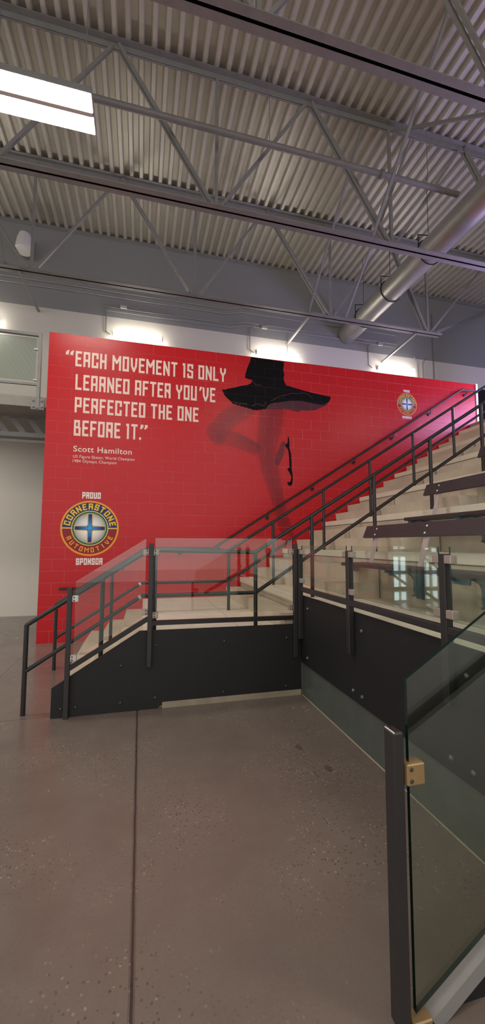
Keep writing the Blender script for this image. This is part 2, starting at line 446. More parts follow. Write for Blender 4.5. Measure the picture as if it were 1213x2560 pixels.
# ------------------------------------------------------------------ pipe railings
RT = .0225
def railing(Y, name, label, first, postsZ):
    o = thing(name, label, 'railing')
    ux = [1.283 + .0] ; top_end = 7.3
    zt = lambda x: 1.565 + (x - 1.283) * .6235
    B = MB(); B.tube([(-1.07, Y, .86), (.09, Y, 1.592), (1.283, Y, 1.568), (top_end, Y, zt(top_end)), (top_end + .45, Y, zt(top_end))], RT); B.obj('top_rail', M_black, o, True)
    zm = lambda x: 1.112 + (x - 1.283) * .6235
    B = MB(); B.tube([(-1.07, Y, .41), (.03, Y, 1.112), (1.283, Y, 1.112), (top_end, Y, zm(top_end))], RT * .92); B.obj('mid_rail', M_black, o, True)
    P = [(-1.07, 0, .865), (-.37, .345, .865 + .7 * .631), (.16, .688, 1.59), (1.283, .688, 1.568)]
    for i in range(7):
        x = 1.985 + .855 * i; P.append((x, zk(i), zt(x)))
    P.append((top_end + .3, 4.43, zt(top_end)))
    for x, z0, z1 in P:
        B = MB(); B.tube([(x, Y, z0), (x, Y, z1)], RT * 1.02); B.obj('post', M_black, o, True)
    B = MB(); B.tube([(-.005, Y, 1.089), (.02, Y, 1.105)], RT * 1.06); B.obj('weld_collar', M_conc, o, True)
    return o
railing(4.40, 'stair_railing', 'black pipe stair railing nearest the glass, climbing beside the bench ends', 0, 0)
railing(5.83, 'stair_railing', 'black pipe stair railing in the middle of the steps, between wall and benches', 0, 0)
o = thing('wall_handrail', 'slim black handrail bracketed to the red wall above the steps', 'handrail')
B = MB(); B.tube([(-1.31, 7.30, .905), (-.98, 7.30, .905), (.1, 7.30, 1.585), (1.31, 7.30, 1.585), (7.04, 7.30, 5.2), (7.42, 7.30, 5.2)], .021); B.obj('rail', M_black, o, True)
for x in (-.3, .7, 1.42, 2.39, 3.345, 4.29, 5.22, 6.19, 7.18):
    z = 5.2 if x > 7.04 else (1.585 + (x - 1.31) * .631 if x > 1.31 else (1.585 if x > .1 else 1.585 + (x - .1) * .63))
    B = MB(); B.tube([(x, 7.30, z - .018), (x, 7.305, z - .075), (x, 7.375, z - .095)], .009, 8); B.cyl((x, 7.36, z - .095), (x, 7.379, z - .095), .035, 14); B.obj('bracket', M_black, o, True)

# ------------------------------------------------------------------ glass guards
def sheet(name, quad, axis, c, th, parent, mats=None):
    # quad in plane coordinates, pane with dark cut edges
    B = MB(); n = len(quad)
    def P(p, t): return (p[0], t, p[1]) if axis == 'y' else (t, p[0], p[1])
    vs = [P(p, c - th/2) for p in quad] + [P(p, c + th/2) for p in quad]
    B.add(vs, [tuple(range(n)), tuple(range(2*n-1, n-1, -1))]); B.cur = 1
    B.add(vs, [(i, i+n, (i+1) % n + n, (i+1) % n) for i in range(n)])
    me = bpy.data.meshes.new(name); me.from_pydata(B.v, [], B.f)
    for m in (mats or [M_glass, M_edge]): me.materials.append(m)
    for p_, i in zip(me.polygons, B.mi): p_.material_index = i
    o = bpy.data.objects.new(name, me); COL.objects.link(o); o.parent = parent; return o
def clip(x0, x1, y0, y1, z0, z1, parent, m, screws=()):
    B = MB(); B.bbox(x0, x1, y0, y1, z0, z1, .004); c_ = B.obj('glass_clip', m, parent)
    if screws:
        for s in screws:
            B = MB(); B.dome(s[:3], s[3], .008, .004, 10); B.obj('screw', M_screw, c_)
    return c_
def sqpost(x, y, z0, z1, w, parent, m=M_post):
    B = MB(); B.bbox(x - w/2, x + w/2, y - w/2, y + w/2, z0, z1, .004); return B.obj('post', m, parent)

# front of landing
g = thing('glass_guardrail', 'glass and black steel guard along the front of the stair landing', 'guardrail')
GY = 4.222
for x, z0, z1 in ((-.655, 0.0, 1.234), (.11, .424, 1.668), (1.695, .42, 1.665)): sqpost(x, GY, z0, z1, .046, g)
sheet('glass_panel', [(-.605, 1.293), (.058, 1.716), (.058, .946), (-.6, .565)], 'y', GY, .01, g, [M_glass, M_edge_l])
sheet('glass_panel', [(.15, 1.722), (1.655, 1.724), (1.652, .93), (.16, .945)], 'y', GY, .01, g, [M_glass, M_edge_l])
B = MB(); B.beam((-.64, GY + .005, .462), (.095, GY + .005, .905), .04, .045); B.obj('lower_rail', M_black, g)
B = MB(); B.beam((.13, GY + .005, .857), (1.69, GY + .005, .848), .04, .045); B.obj('lower_rail', M_black, g)
sy = GY - .021
for (x, z, sgn) in ((-.632, 1.125, 1), (-.632, .56, 1), (.087, 1.572, -1), (.087, .97, -1), (.133, 1.572, 1), (.133, .935, 1), (1.672, 1.58, -1), (1.672, .958, -1)):
    x1 = x + sgn * .058
    clip(x, x1, GY - .02, GY + .02, z - .03, z + .03, g, M_clip if x > 0 else M_strap,
         [(x + sgn * .018, sy + .001, z + dz, (0, -1, 0)) for dz in (-.015, .015)])
# dark steel fascia panels
o = thing('steel_fascia', 'matt black steel panel covering the front of the stair landing, bolted on', 'panel')
out = [(-.795, .004), (-.795, .281), (.012, .778), (1.772, .771), (1.772, .035), (.24, .028), (.2, .004)]
B = MB(); B.prism(out, 'y', 4.248, 4.268); B.obj('panel', M_panel, o)
for x, z in ((-.704, .084), (-.572, .086), (-.163, .448), (-.158, .089), (.177, .627), (.18, .108), (.892, .627), (.887, .106), (1.6, .626), (1.588, .11)):
    B = MB(); B.dome((x, 4.249, z), (0, -1, 0), .016, .015, 8); B.obj('bolt', M_bolt2, o, True)

# along the seating front
g = thing('glass_guardrail', 'long glass and steel guard in front of the benches, above the dark wall at right', 'guardrail')
GX = 1.742
for y, z0 in ((4.19, .62), (3.10, .745), (1.99, .745), (1.39, .745)): sqpost(GX, y, z0, 1.607, .05, g)
for y0, y1 in ((4.14, 3.145), (3.055, 2.035), (1.945, 1.435)):
    sheet('glass_panel', [(y0, 1.648), (y1, 1.648), (y1, 1.225), (y0, 1.225)], 'x', GX, .01, g)
    B = MB(); B.bbox(GX - .022, GX + .022, y1 - .02, y0 + .02, 1.142, 1.19, .004); B.obj('lower_rail', M_post, g)
    for yy, sg in ((y0 + .025, -1), (y1 - .02, 1)):
        for z in (1.575, 1.26):
            clip(GX - .024, GX + .024, yy, yy + sg * .055, z - .025, z + .025, g, M_clip)
o = thing('steel_fascia', 'long matt black bolted steel panel below the bench guard, running toward the near post', 'panel')
B = MB(); B.box(1.768, 1.788, 1.36, 4.247, .355, 1.09); B.obj('panel', M_panel, o)
for y, z in ((4.04, .968), (4.06, .445), (2.96, .956), (3.11, .437), (2.97, .433), (1.88, .938), (2.02, .436), (1.86, .436)):
    B = MB(); B.dome((1.769, y, z), (-1, 0, 0), .017, .018, 8); B.obj('bolt', M_bolt, o, True)
B = MB(); B.box(1.781, 1.797, 1.36, 4.245, 0, .38)
tag(B.obj('kick_plate', M_kick), 'dull grey scuffed metal base strip between the floor and the long black panel', 'base')
B = MB(); B.prism([(1.774, 0), (1.781, 0), (1.781, .006)], 'y', 1.36, 4.24); struct(B.obj('baseboard_right', M_curb))

# near stair guard at the right edge
NY = 1.30
g = thing('glass_guardrail', 'near sloping glass guard at the right edge with a dark square post on the floor', 'guardrail')
B = MB(); B.bbox(.893, .937, NY, NY + .062, 0, .985, .006); B.obj('post', M_post, g)
B = MB(); B.prism([(.897, .962), (.897, .986), (.901, .986), (.905, .97), (.899, .962)], 'y', NY + .004, NY + .058); B.obj('worn_edge', M_whitebolt, g)
gq = [(.957, 1.168), (2.3, 1.168 + 1.343 * .601), (2.3, .05 + 1.343 * .628), (.957, .05)]
gp = sheet('glass_panel', gq, 'y', NY + .012, .015, g, [M_glass_n, M_edge])
for z in (.84, .0):
    clip(.938, 1.012, NY - .012, NY + .036, max(0, z - .037), z + .037, g, M_brass, [(.955, NY - .0115, z + dz, (0, -1, 0)) for dz in (-.02, .02)] if z > .1 else ())
B = MB(); B.beam((1.03, NY + .02, .0), (2.3, NY + .02, .815), .045, .05); B.obj('lower_rail', M_truss, g)
B = MB(); B.prism([(1.07, 0), (2.3, .775), (2.3, 0)], 'y', NY + .03, NY + .045); B.obj('stringer_panel', M_panel, g)
# handrail of the same near stair, mirrored in its glass
RAIL0 = (1.2, .86, .736); RAIL1 = (2.3, .86, 1.346)
o = thing('stair_handrail', 'dark sloping pipe handrail of the near stair, seen as a reflection in its glass', 'handrail')
B = MB(); B.tube([RAIL0, RAIL1], .033); B.obj('rail', M_black, o, True)
B = MB(); B.tube([(2.05, .86, 0), (2.05, .86, RAIL0[2] + (2.05 - RAIL0[0]) * .5545)], .024); B.obj('post', M_black, o, True)

# ------------------------------------------------------------------ benches
BL = ['front row bench of dark brown planks just behind the guard glass', 'second row bench of dark brown planks above the front bench', 'third row bench of dark brown planks, its end at the right edge', 'fourth row bench of dark brown planks, highest at the right']
proto = None
def make_bench():
    o = thing('plank_bench', BL[0], 'bench', 'bleacher benches')
    B = MB(); B.bbox(2.255, 2.56, 1.4, 4.205, 1.418, 1.457, .008); B.obj('seat', M_plank, o)
    B = MB()
    bp = [(2.553, 1.742), (2.588, 1.735), (2.648, 1.868), (2.613, 1.878)]
    B.prism(bp, 'y', 1.4, 4.215); B.obj('backrest', M_plank, o)
    for y in (3.98, 3.165, 2.35, 1.6):
        B = MB(); B.beam((2.505, y, 1.457), (2.625, y, 1.86), .058, .02, (1, 0, 0)); s = B.obj('support', M_strap, o)
        for px, pz in ((2.566, 1.772), (2.594, 1.838)):
            B = MB(); B.dome((px, y, pz), (-.9, 0, .4), .011, .006, 8); B.obj('bolt', M_whitebolt, s)
        yb = min(y + .235, 4.16)
        B = MB(); B.prism([(2.30, 1.418), (2.30, 1.388), (2.54, 1.38), (2.60, 1.345), (2.62, 1.30), (2.62, 1.19), (2.66, 1.13), (2.712, 1.12), (2.712, 1.418)], 'y', yb - .022, yb + .022); br = B.obj('bracket', M_brkt, o)
        B = MB(); B.bbox(2.345, 2.375, yb - .14, yb + .025, 1.36, 1.417, .006); B.obj('front_lip', M_brkt, br)
        for z in (1.345, 1.165):
            B = MB(); B.cyl((2.595, yb, z), (2.622, yb, z), .012, 8); B.obj('bolt', M_bolt, br)
    return o
def copy_tree(o, parent=None):
    c = o.copy(); COL.objects.link(c)
    if parent: c.parent = parent
    for ch in list(o.children): copy_tree(ch, c)
    return c
proto = make_bench()
for k in range(1, 4):
    c_ = copy_tree(proto); c_.location = (.855 * k, 0, .5325 * k); c_['label'] = BL[k]

# ------------------------------------------------------------------ mezzanine railing at left
g = thing('balcony_railing', 'grey glass balcony railing on the upper walkway at the left edge', 'railing')
B = MB(); B.bbox(-8, -1.775, 7.47, 7.53, 5.345, 5.395, .004); B.obj('top_rail', M_truss, g)
B = MB(); B.bbox(-8, -1.80, 7.48, 7.52, 4.44, 4.48, .004); B.obj('lower_rail', M_truss, g)
B = MB(); B.bbox(-1.83, -1.775, 7.44, 7.50, 4.02, 5.395, .004); B.obj('post', M_truss, g)
B = MB(); B.bbox(-1.91, -1.70, 7.455, 7.475, 4.0, 4.2, .004); pl = B.obj('base_plate', M_truss, g)
for x in (-1.87, -1.735):
    for z in (4.045, 4.155):
        B = MB(); B.dome((x, 7.456, z), (0, -1, 0), .02, .03, 8); B.obj('bolt', M_cond, pl, True)
sheet('glass_panel', [(-4.2, 5.3), (-1.87, 5.3), (-1.87, 4.53), (-4.2, 4.53)], 'y', 7.5, .012, g, [M_glass_b, M_edge_l])
for z in (5.1, 4.54): clip(-1.9, -1.83, 7.47, 7.52, z - .015, z + .015, g, M_strap)

# ------------------------------------------------------------------ roof trusses
def angle_pair(B, x0, x1, Y, z, up):
    s = 1 if up else -1
    for sg in (-1, 1):
        B.box(x0, x1, Y + sg * .005, Y + sg * .105, z, z + s * .012)
        B.box(x0, x1, Y + sg * .005, Y + sg * .017, z, z + s * .10)
TL = ['roof truss nearest the viewer, its thick bottom chord crossing the top right corner', 'middle roof truss, its bottom chord spanning the whole photo below the lit lamp', 'far roof truss, its bottom chord just in front of the grey upper wall']
for ti, (Y, xe) in enumerate(((3.6, 12.5), (6.02, 12.5), (8.44, 7.52))):
    o = thing('roof_truss', TL[ti], 'truss', 'roof trusses')
    zb, zt = 7.14, 9.595
    B = MB(); angle_pair(B, -10, xe, Y, zb, True); B.obj('bottom_chord', M_truss, o)
    B = MB(); angle_pair(B, -10, 12.8, Y, zt, False); B.obj('top_chord', M_truss, o)
    nb = [1.08 + 3.3 * i for i in range(-3, 4)]; nt = [-.55 + 3.3 * i for i in range(-2, 4)]
    if ti == 2: nb = [1.05 + 3.32 * i for i in range(-3, 2)] + [7.15]; nt = [-.6 + 3.3 * i for i in range(-2, 3)] + [9.25]
    for xb in nb:
        if xb > xe: continue
        B = MB(); B.beam((xb, Y, zb + .05), (xb, Y, zt - .03), .05, .05, (1, 0, 0)); B.obj('vertical', M_truss, o)
        for xt in nt:
            if 0 < abs(xt - xb) < 2.3:
                B = MB()
                if xt < xb:
                    for sg in (-1, 1): B.beam((xb - .06, Y + sg * .04, zb + .04), (xt + .04, Y + sg * .04, zt - .04), .045, .045, (0, 1, 0))
                else: B.beam((xb + .06, Y, zb + .04), (xt - .04, Y, zt - .04), .05, .05, (0, 1, 0))
                B.obj('diagonal', M_truss, o)
# bracing between trusses
def brace(name, p0, p1, label, cat='brace', w=.05, m=None, grp=None):
    B = MB(); B.beam(p0, p1, w, w); return tag(B.obj(name, m or M_truss), label, cat, grp)
brace('wall_brace', (-2.5, 8.46, 7.13), (-2.55, 10.26, 7.35), 'light steel brace from the far truss to the wall, leftmost of three')
brace('wall_brace', (3.8, 8.46, 7.13), (3.93, 10.26, 7.36), 'light steel brace from the far truss to the wall, above the middle wall light')
brace('wall_brace', (6.8, 8.46, 7.13), (7.0, 10.26, 7.2), 'light steel brace from the far truss to the wall, above the right wall light', )
brace('roof_strut', (7.35, 8.44, 7.2), (11.0, 10.26, 9.4), 'long light steel strut from the end of the far truss up to the right wall', 'strut', .07)
brace('bridging_bar', (3.78, 8.42, 7.2), (3.85, 6.05, 9.5), 'thin diagonal bar between far and middle truss, right of centre', 'brace', .04)
brace('bridging_bar', (4.75, 8.42, 7.2), (4.9, 6.05, 9.5), 'thin diagonal bar between far and middle truss, beside the duct', 'brace', .04)
brace('bridging_bar', (3.95, 6.0, 7.2), (4.0, 3.65, 9.5), 'thin diagonal bar between middle and near truss, falling toward the viewer', 'brace', .045)
brace('bridging_bar', (4.55, 3.65, 7.25), (4.5, 6.0, 9.5), 'thin diagonal bar rising from the near truss to the middle truss', 'brace', .045)
brace('bridging_bar', (-2.75, 8.42, 7.2), (-2.75, 6.05, 9.5), 'thin diagonal bar between far and middle truss at the left edge', 'brace', .04)

# ------------------------------------------------------------------ pipe, duct, conduits
o = thing('sprinkler_pipe', 'round grey pipe running level across the ceiling in front of the middle truss', 'pipe')
B = MB(); B.tube([(-9, 5.7, 8.19), (5.6, 5.7, 8.19)], .05); B.obj('pipe', M_pipe, o, True)
B = MB(); B.tube([(3.96, 5.7, 8.19), (4.01, 5.7, 8.19)], .075); B.obj('flange', M_pipe, o, True)
for x in (1.9, 4.95): 
    B = MB(); B.tube([(x, 5.7, 8.2), (x, 5.7, 9.6)], .006, 6); B.obj('hanger_rod', M_pipe, o)
o = thing('ventilation_duct', 'long round silver ventilation duct running to the far wall', 'duct')
DX, DZ, DR = 5.82, 7.88, .262
B = MB(); B.tube([(DX, -6, DZ), (DX, 10.25, DZ)], DR, 32); B.obj('pipe', M_duct, o, True)
for y in (1.9, 4.6, 9.95, 10.2):
    B = MB(); B.tube([(DX, y - .012, DZ), (DX, y + .012, DZ)], DR + .006, 32); B.obj('seam', M_duct, o, True)
for y in (4.95, 6.75, 8.1, 9.3):
    B = MB(); n = 32; 
    ring = [(DX + math.cos(2*PI*i/n) * (DR + .008), y, DZ + math.sin(2*PI*i/n) * (DR + .008)) for i in range(n + 1)]
    for i in range(n): B.beam(ring[i], ring[i+1], .035, .006, (0, 1, 0))
    B.tube([(DX - .26, y, DZ + .06), (DX - .26, y, DZ + .34), (DX, y, DZ + .38)], .01, 6)
    B.tube([(DX, y, DZ + .27), (DX, y, 9.6)], .006, 6)
    B.obj('hanger', M_black, o)
CZ = [('topmost', 8.12), ('second highest', 7.98), ('third highest', 7.70), ('lowest', 7.60)]
for w_, z in CZ:
    x0, x1 = (-8, 2.1) if z > 7.9 else (-1.0, 2.2)
    B = MB(); B.tube([(x0, 10.24, z), (x1, 10.24, z), (x1 + .5, 10.24, z + .12), (7.5, 10.24, z + .12)], .011, 8)
    tag(B.obj('conduit', M_cond, None, True), '%s of four thin metal conduits along the grey upper wall' % w_, 'conduit', 'wall conduits')
for x, w_ in ((-.98, 'left wall light'), (2.82, 'middle wall light'), (6.52, 'right wall light')):
    B = MB(); B.tube([(x + .42, 10.24, 7.74), (x + .3, 10.24, 7.74), (x + .08, 10.24, 7.72), (x, 10.24, 7.62), (x, 10.24, 7.05), (x + .12, 10.22, 6.96)], .012, 8)
    c_ = tag(B.obj('power_cord', M_pipe, None, True), 'power cord bending down the wall to the %s' % w_, 'cord')
    B = MB(); B.bbox(x + .34, x + .5, 10.2, 10.26, 7.70, 7.78, .005); B.obj('junction_box', M_strap, c_)
for x, w_ in ((8.25, 'left'), (8.45, 'right')):
    B = MB(); B.tube([(x - .12 if w_ == 'left' else x + .12, 10.24, 7.5), (x, 10.24, 7.35), (x, 10.24, 6.5)], .012, 8)
    tag(B.obj('drop_conduit', M_pipe, None, True), 'short vertical conduit, %s one of the pair right of the right wall light' % w_, 'conduit')
B = MB(); B.tube([(8.85, 10.24, 9.0), (8.85, 10.24, 6.4)], .014, 8); tag(B.obj('riser_conduit', M_pipe, None, True), 'tall vertical conduit up the grey wall at far right', 'conduit')
B = MB(); B.tube([(3.93, 10.24, 7.8), (3.93, 10.24, 7.04)], .007, 8); tag(B.obj('hanger_wire', M_pipe, None, True), 'thin vertical wire above the middle wall light', 'wire')
# white speaker on the grey wall
o = thing('wall_speaker', 'white rounded speaker high on the grey wall at the left', 'speaker')
B = MB(); n = 20; prof = [(.19, 0), (.2, .03), (.19, .08), (.16, .3), (.12, .42), (.05, .47)]
vs = []
for r_, h_ in prof:
    for i in range(n): a = 2*PI*i/n; vs.append((-2.85 + math.cos(a) * r_, 9.95 + math.sin(a) * r_, 8.62 + h_))
fs = [(i*n + j, i*n + (j+1) % n, (i+1)*n + (j+1) % n, (i+1)*n + j) for i in range(len(prof)-1) for j in range(n)]
fs += [tuple(range(n)), tuple((len(prof)-1)*n + j for j in range(n))]
B.add(vs, fs); B.obj('housing', M_jamb, o, True)
B = MB(); B.cyl((-2.85, 9.95, 8.60), (-2.85, 9.95, 8.621), .17, 20); B.obj('grille', M_frame, o, True)
B = MB(); B.box(-2.88, -2.82, 9.95, 10.27, 8.95, 9.0); B.obj('bracket', M_truss, o)

# ------------------------------------------------------------------ lights
def high_bay(x, y, z, label):
    o = thing('high_bay_light', label, 'ceiling light', 'high bay lights')
    B = MB(); B.bbox(x - .62, x + .62, y - .25, y + .25, z + .006, z + .09, .006); B.obj('housing', M_truss, o)
    for y0, y1 in ((y - .24, y - .027), (y + .027, y + .24)):
        B = MB(); B.box(x - .6, x + .6, y0, y1, z, z + .006); B.obj('lit_panel', M_lamp, o)
    B = MB(); B.box(x - .6, x + .6, y - .026, y + .026, z - .004, z + .03); B.obj('divider', M_frame, o)
    for sx in (-.5, .5):
        B = MB(); B.tube([(x + sx, y, z + .07), (x + sx, y, 9.6)], .006, 6); B.obj('hanger_rod', M_pipe, o)
    return o
high_bay(-1.29, 4.78, 6.9, 'bright two-panel ceiling light hanging at the upper left')
high_bay(-6.3, 4.78, 6.9, 'ceiling light far to the left of the red wall, outside the photo')
high_bay(-1.29, -.8, 6.9, 'ceiling light hanging above and behind the viewer on the left')
high_bay(3.6, -.8, 6.9, 'ceiling light hanging above and behind the viewer over the near stair')
high_bay(9.3, -.8, 6.9, 'ceiling light behind the viewer over the upper benches')
high_bay(-6.3, -.8, 6.9, 'ceiling light behind the viewer at the far left')
o = thing('soffit_light', 'flat ceiling light under the upper walkway, beyond the left edge of the photo', 'ceiling light')
B = MB(); B.bbox(-5.1, -4.1, 8.75, 9.15, 3.98, 4.05, .006); B.obj('housing', M_frame, o)
B = MB(); B.box(-5.05, -4.15, 8.79, 9.11, 3.96, 3.98); B.obj('lit_panel', M_wlamp, o)
def wall_light(xc, label):
    o = thing('wall_light', label, 'wall light', 'linear wall lights')
    B = MB(); B.bbox(xc - .61, xc + .61, 10.17, 10.27, 6.93, 7.045, .01); B.obj('housing', M_frame, o)
    B = MB(); B.box(xc - .60, xc + .60, 10.09, 10.17, 6.86, 7.03); B.obj('lit_tube', M_wlamp, o)
wall_light(-.19, 'lit linear wall light above the red wall, left, over the quotation')
wall_light(3.62, 'lit linear wall light above the red wall, middle, over the skater')
wall_light(7.43, 'lit linear wall light above the red wall, right, near the stair top')
wall_light(-4.02, 'lit linear wall light at the left edge, only its glow showing')

# ------------------------------------------------------------------ painted lettering
WY = 7.379
G = {'A': (1, [[(0,0),(0,1),(1,1),(1,0)],[(0,.42),(1,.42)]]), 'B': (1, [[(0,0),(0,1),(.82,1),(.82,.54),(0,.54)],[(.82,.54),(1,.46),(1,0),(0,0)]]),
 'C': (1, [[(1,.72),(1,1),(0,1),(0,0),(1,0),(1,.28)]]), 'D': (1, [[(0,0),(0,1),(1,1),(1,0),(0,0)]]), 'E': (.9, [[(1,1),(0,1),(0,0),(1,0)],[(0,.52),(.8,.52)]]),
 'F': (.9, [[(1,1),(0,1),(0,0)],[(0,.52),(.8,.52)]]), 'H': (1, [[(0,0),(0,1)],[(1,0),(1,1)],[(0,.5),(1,.5)]]), 'I': (.35, [[(.6,0),(.6,1)],[(0,1),(.6,1)]]),
 'L': (.9, [[(0,1),(0,0),(1,0)]]), 'M': (1.5, [[(0,0),(0,1)],[(0,1),(.5,.5),(1,1)],[(1,1),(1,0)]]), 'N': (1.1, [[(0,0),(0,1)],[(0,1),(1,0)],[(1,0),(1,1)]]),
 'O': (1, [[(0,0),(0,1),(1,1),(1,0),(0,0)]]), 'P': (1, [[(0,0),(0,1),(1,1),(1,.42),(0,.42)]]), 'R': (1, [[(0,0),(0,1),(1,1),(1,.5),(0,.5)],[(.45,.5),(1,.3),(1,0)]]),
 'S': (1, [[(1,.8),(1,1),(0,1),(0,.55),(1,.45),(1,0),(0,0),(0,.2)]]), 'T': (1, [[(0,1),(1,1)],[(.5,1),(.5,0)]]), 'U': (1, [[(0,1),(0,0),(1,0),(1,1)]]),
 'V': (1.1, [[(0,1),(.08,.4),(.5,0),(.92,.4),(1,1)]]), 'Y': (1.1, [[(0,1),(.05,.72),(.5,.42),(.95,.72),(1,1)],[(.5,.42),(.5,0)]]),
 '.': (.1, [[(.5,0),(.5,.02)]]), "'": (.3, []), '<': (1, []), '>': (1, [])}
def stroke_text(s, h, w, st, gap, space):
    """letters built from straight strokes; returns quads in a line of height h"""
    quads = []; x = 0.0
    for ch in s:
        if ch == ' ': x += space; continue
        gw, paths = G[ch]; ww = gw * (w - st)
        for P in paths:
            pts = [(x + st/2 + px * ww, st/2 + pz * (h - st)) for px, pz in P]
            for (ax, az), (bx, bz) in zip(pts, pts[1:]):
                L = math.hypot(bx - ax, bz - az); dx, dz = (bx - ax) / L, (bz - az) / L
                diag = abs(dx) > .05 and abs(dz) > .05
                e = st / 2 * (.55 if diag else 1); nx, nz = -dz * st / 2, dx * st / 2
                q = [(ax - dx*e + nx, az - dz*e + nz), (ax - dx*e - nx, az - dz*e - nz), (bx + dx*e - nx, bz + dz*e - nz), (bx + dx*e + nx, bz + dz*e + nz)]
                quads.append([(px, min(max(pz, 0), h)) for px, pz in q])
        x += ww + st + gap
    return quads, x - gap
def decal(quads, x0, z0, y=WY - .0015, sx=1.0, th=.0015):
    B = MB()
    for i, q in enumerate(quads):
        o_ = (i % 5) * .00004
        pts = [(x0 + px * sx, z0 + pz) for px, pz in q]
        B.prism(pts, 'y', y - o_, y + th)
    return B
def fit_line(name, s, x0, x1, z0, z1, m, parent, st=None, w=None):
    h = z1 - z0; st = st or h * .155; w = w or h * .5
    q, wd = stroke_text(s, h, w, st, h * .12, h * .32)
    return decal(q, x0, z0, sx=(x1 - x0) / wd).obj(name, m, parent)
o = thing('wall_quotation', 'large cream quotation lettering with its credit on the red block wall', 'lettering')
def quote_marks(name, x, z, flip):
    c = [(0, -.065), (.05, -.065), (.05, -.025), (.062, .02), (.04, .02), (.012, -.005), (0, -.03)]
    if flip: c = [(.05 - a, -.045 - b) for a, b in c]
    decal([[(a + d_, b) for a, b in c] for d_ in (0, .075)], x, z).obj(name, M_cream, o)
quote_marks('opening_quote', -1.365, 5.085, False)
fit_line('text_line', 'EACH MOVEMENT IS ONLY', -1.2, 1.548, 4.822, 5.104, M_cream, o)
fit_line('text_line', "LEARNED AFTER YOU'VE", -1.187, 1.34, 4.392, 4.678, M_cream, o)
fit_line('text_line', 'PERFECTED THE ONE', -1.185, 1.018, 3.978, 4.258, M_cream, o)
fit_line('text_line', 'BEFORE IT.', -1.185, -.03, 3.56, 3.845, M_cream, o)
quote_marks('closing_quote', -.045, 3.825, True)
decal([[(0, -.06), (.025, -.06), (.062, .02), (.012, .02)]], 1.025, 4.655).obj('apostrophe', M_cream, o)
def font_line(name, s, x0, x1, z0, cap, m, parent, bold=.0):
    cu = bpy.data.curves.new(name, 'FONT'); cu.body = s; cu.size = 1; cu.offset = bold; cu.space_character = 1.08
    tmp = bpy.data.objects.new(name, cu); COL.objects.link(tmp)
    dg = bpy.context.evaluated_depsgraph_get(); me = bpy.data.meshes.new_from_object(tmp.evaluated_get(dg))
    bpy.data.objects.remove(tmp); bpy.data.curves.remove(cu)
    xs = [v.co.x for v in me.vertices]; sx = (x1 - x0) / (max(xs) - min(xs)); mn = min(xs); sz = cap / .69
    for v in me.vertices: v.co = Vector((x0 + (v.co.x - mn) * sx, WY - .002, z0 + v.co.y * sz))
    me.materials.clear(); me.materials.append(m)
    ob = bpy.data.objects.new(name, me); COL.objects.link(ob); ob.parent = parent; return ob
font_line('credit_line', 'Scott Hamilton', -1.18, -.19, 3.278, .098, M_cream, o, .014)
font_line('credit_line', 'US Figure Skater, World Champion', -1.18, -.138, 3.165, .052, M_cream, o, .004)
font_line('credit_line', '1984 Olympic Champion', -1.182, -.452, 3.085, .052, M_cream, o, .004)

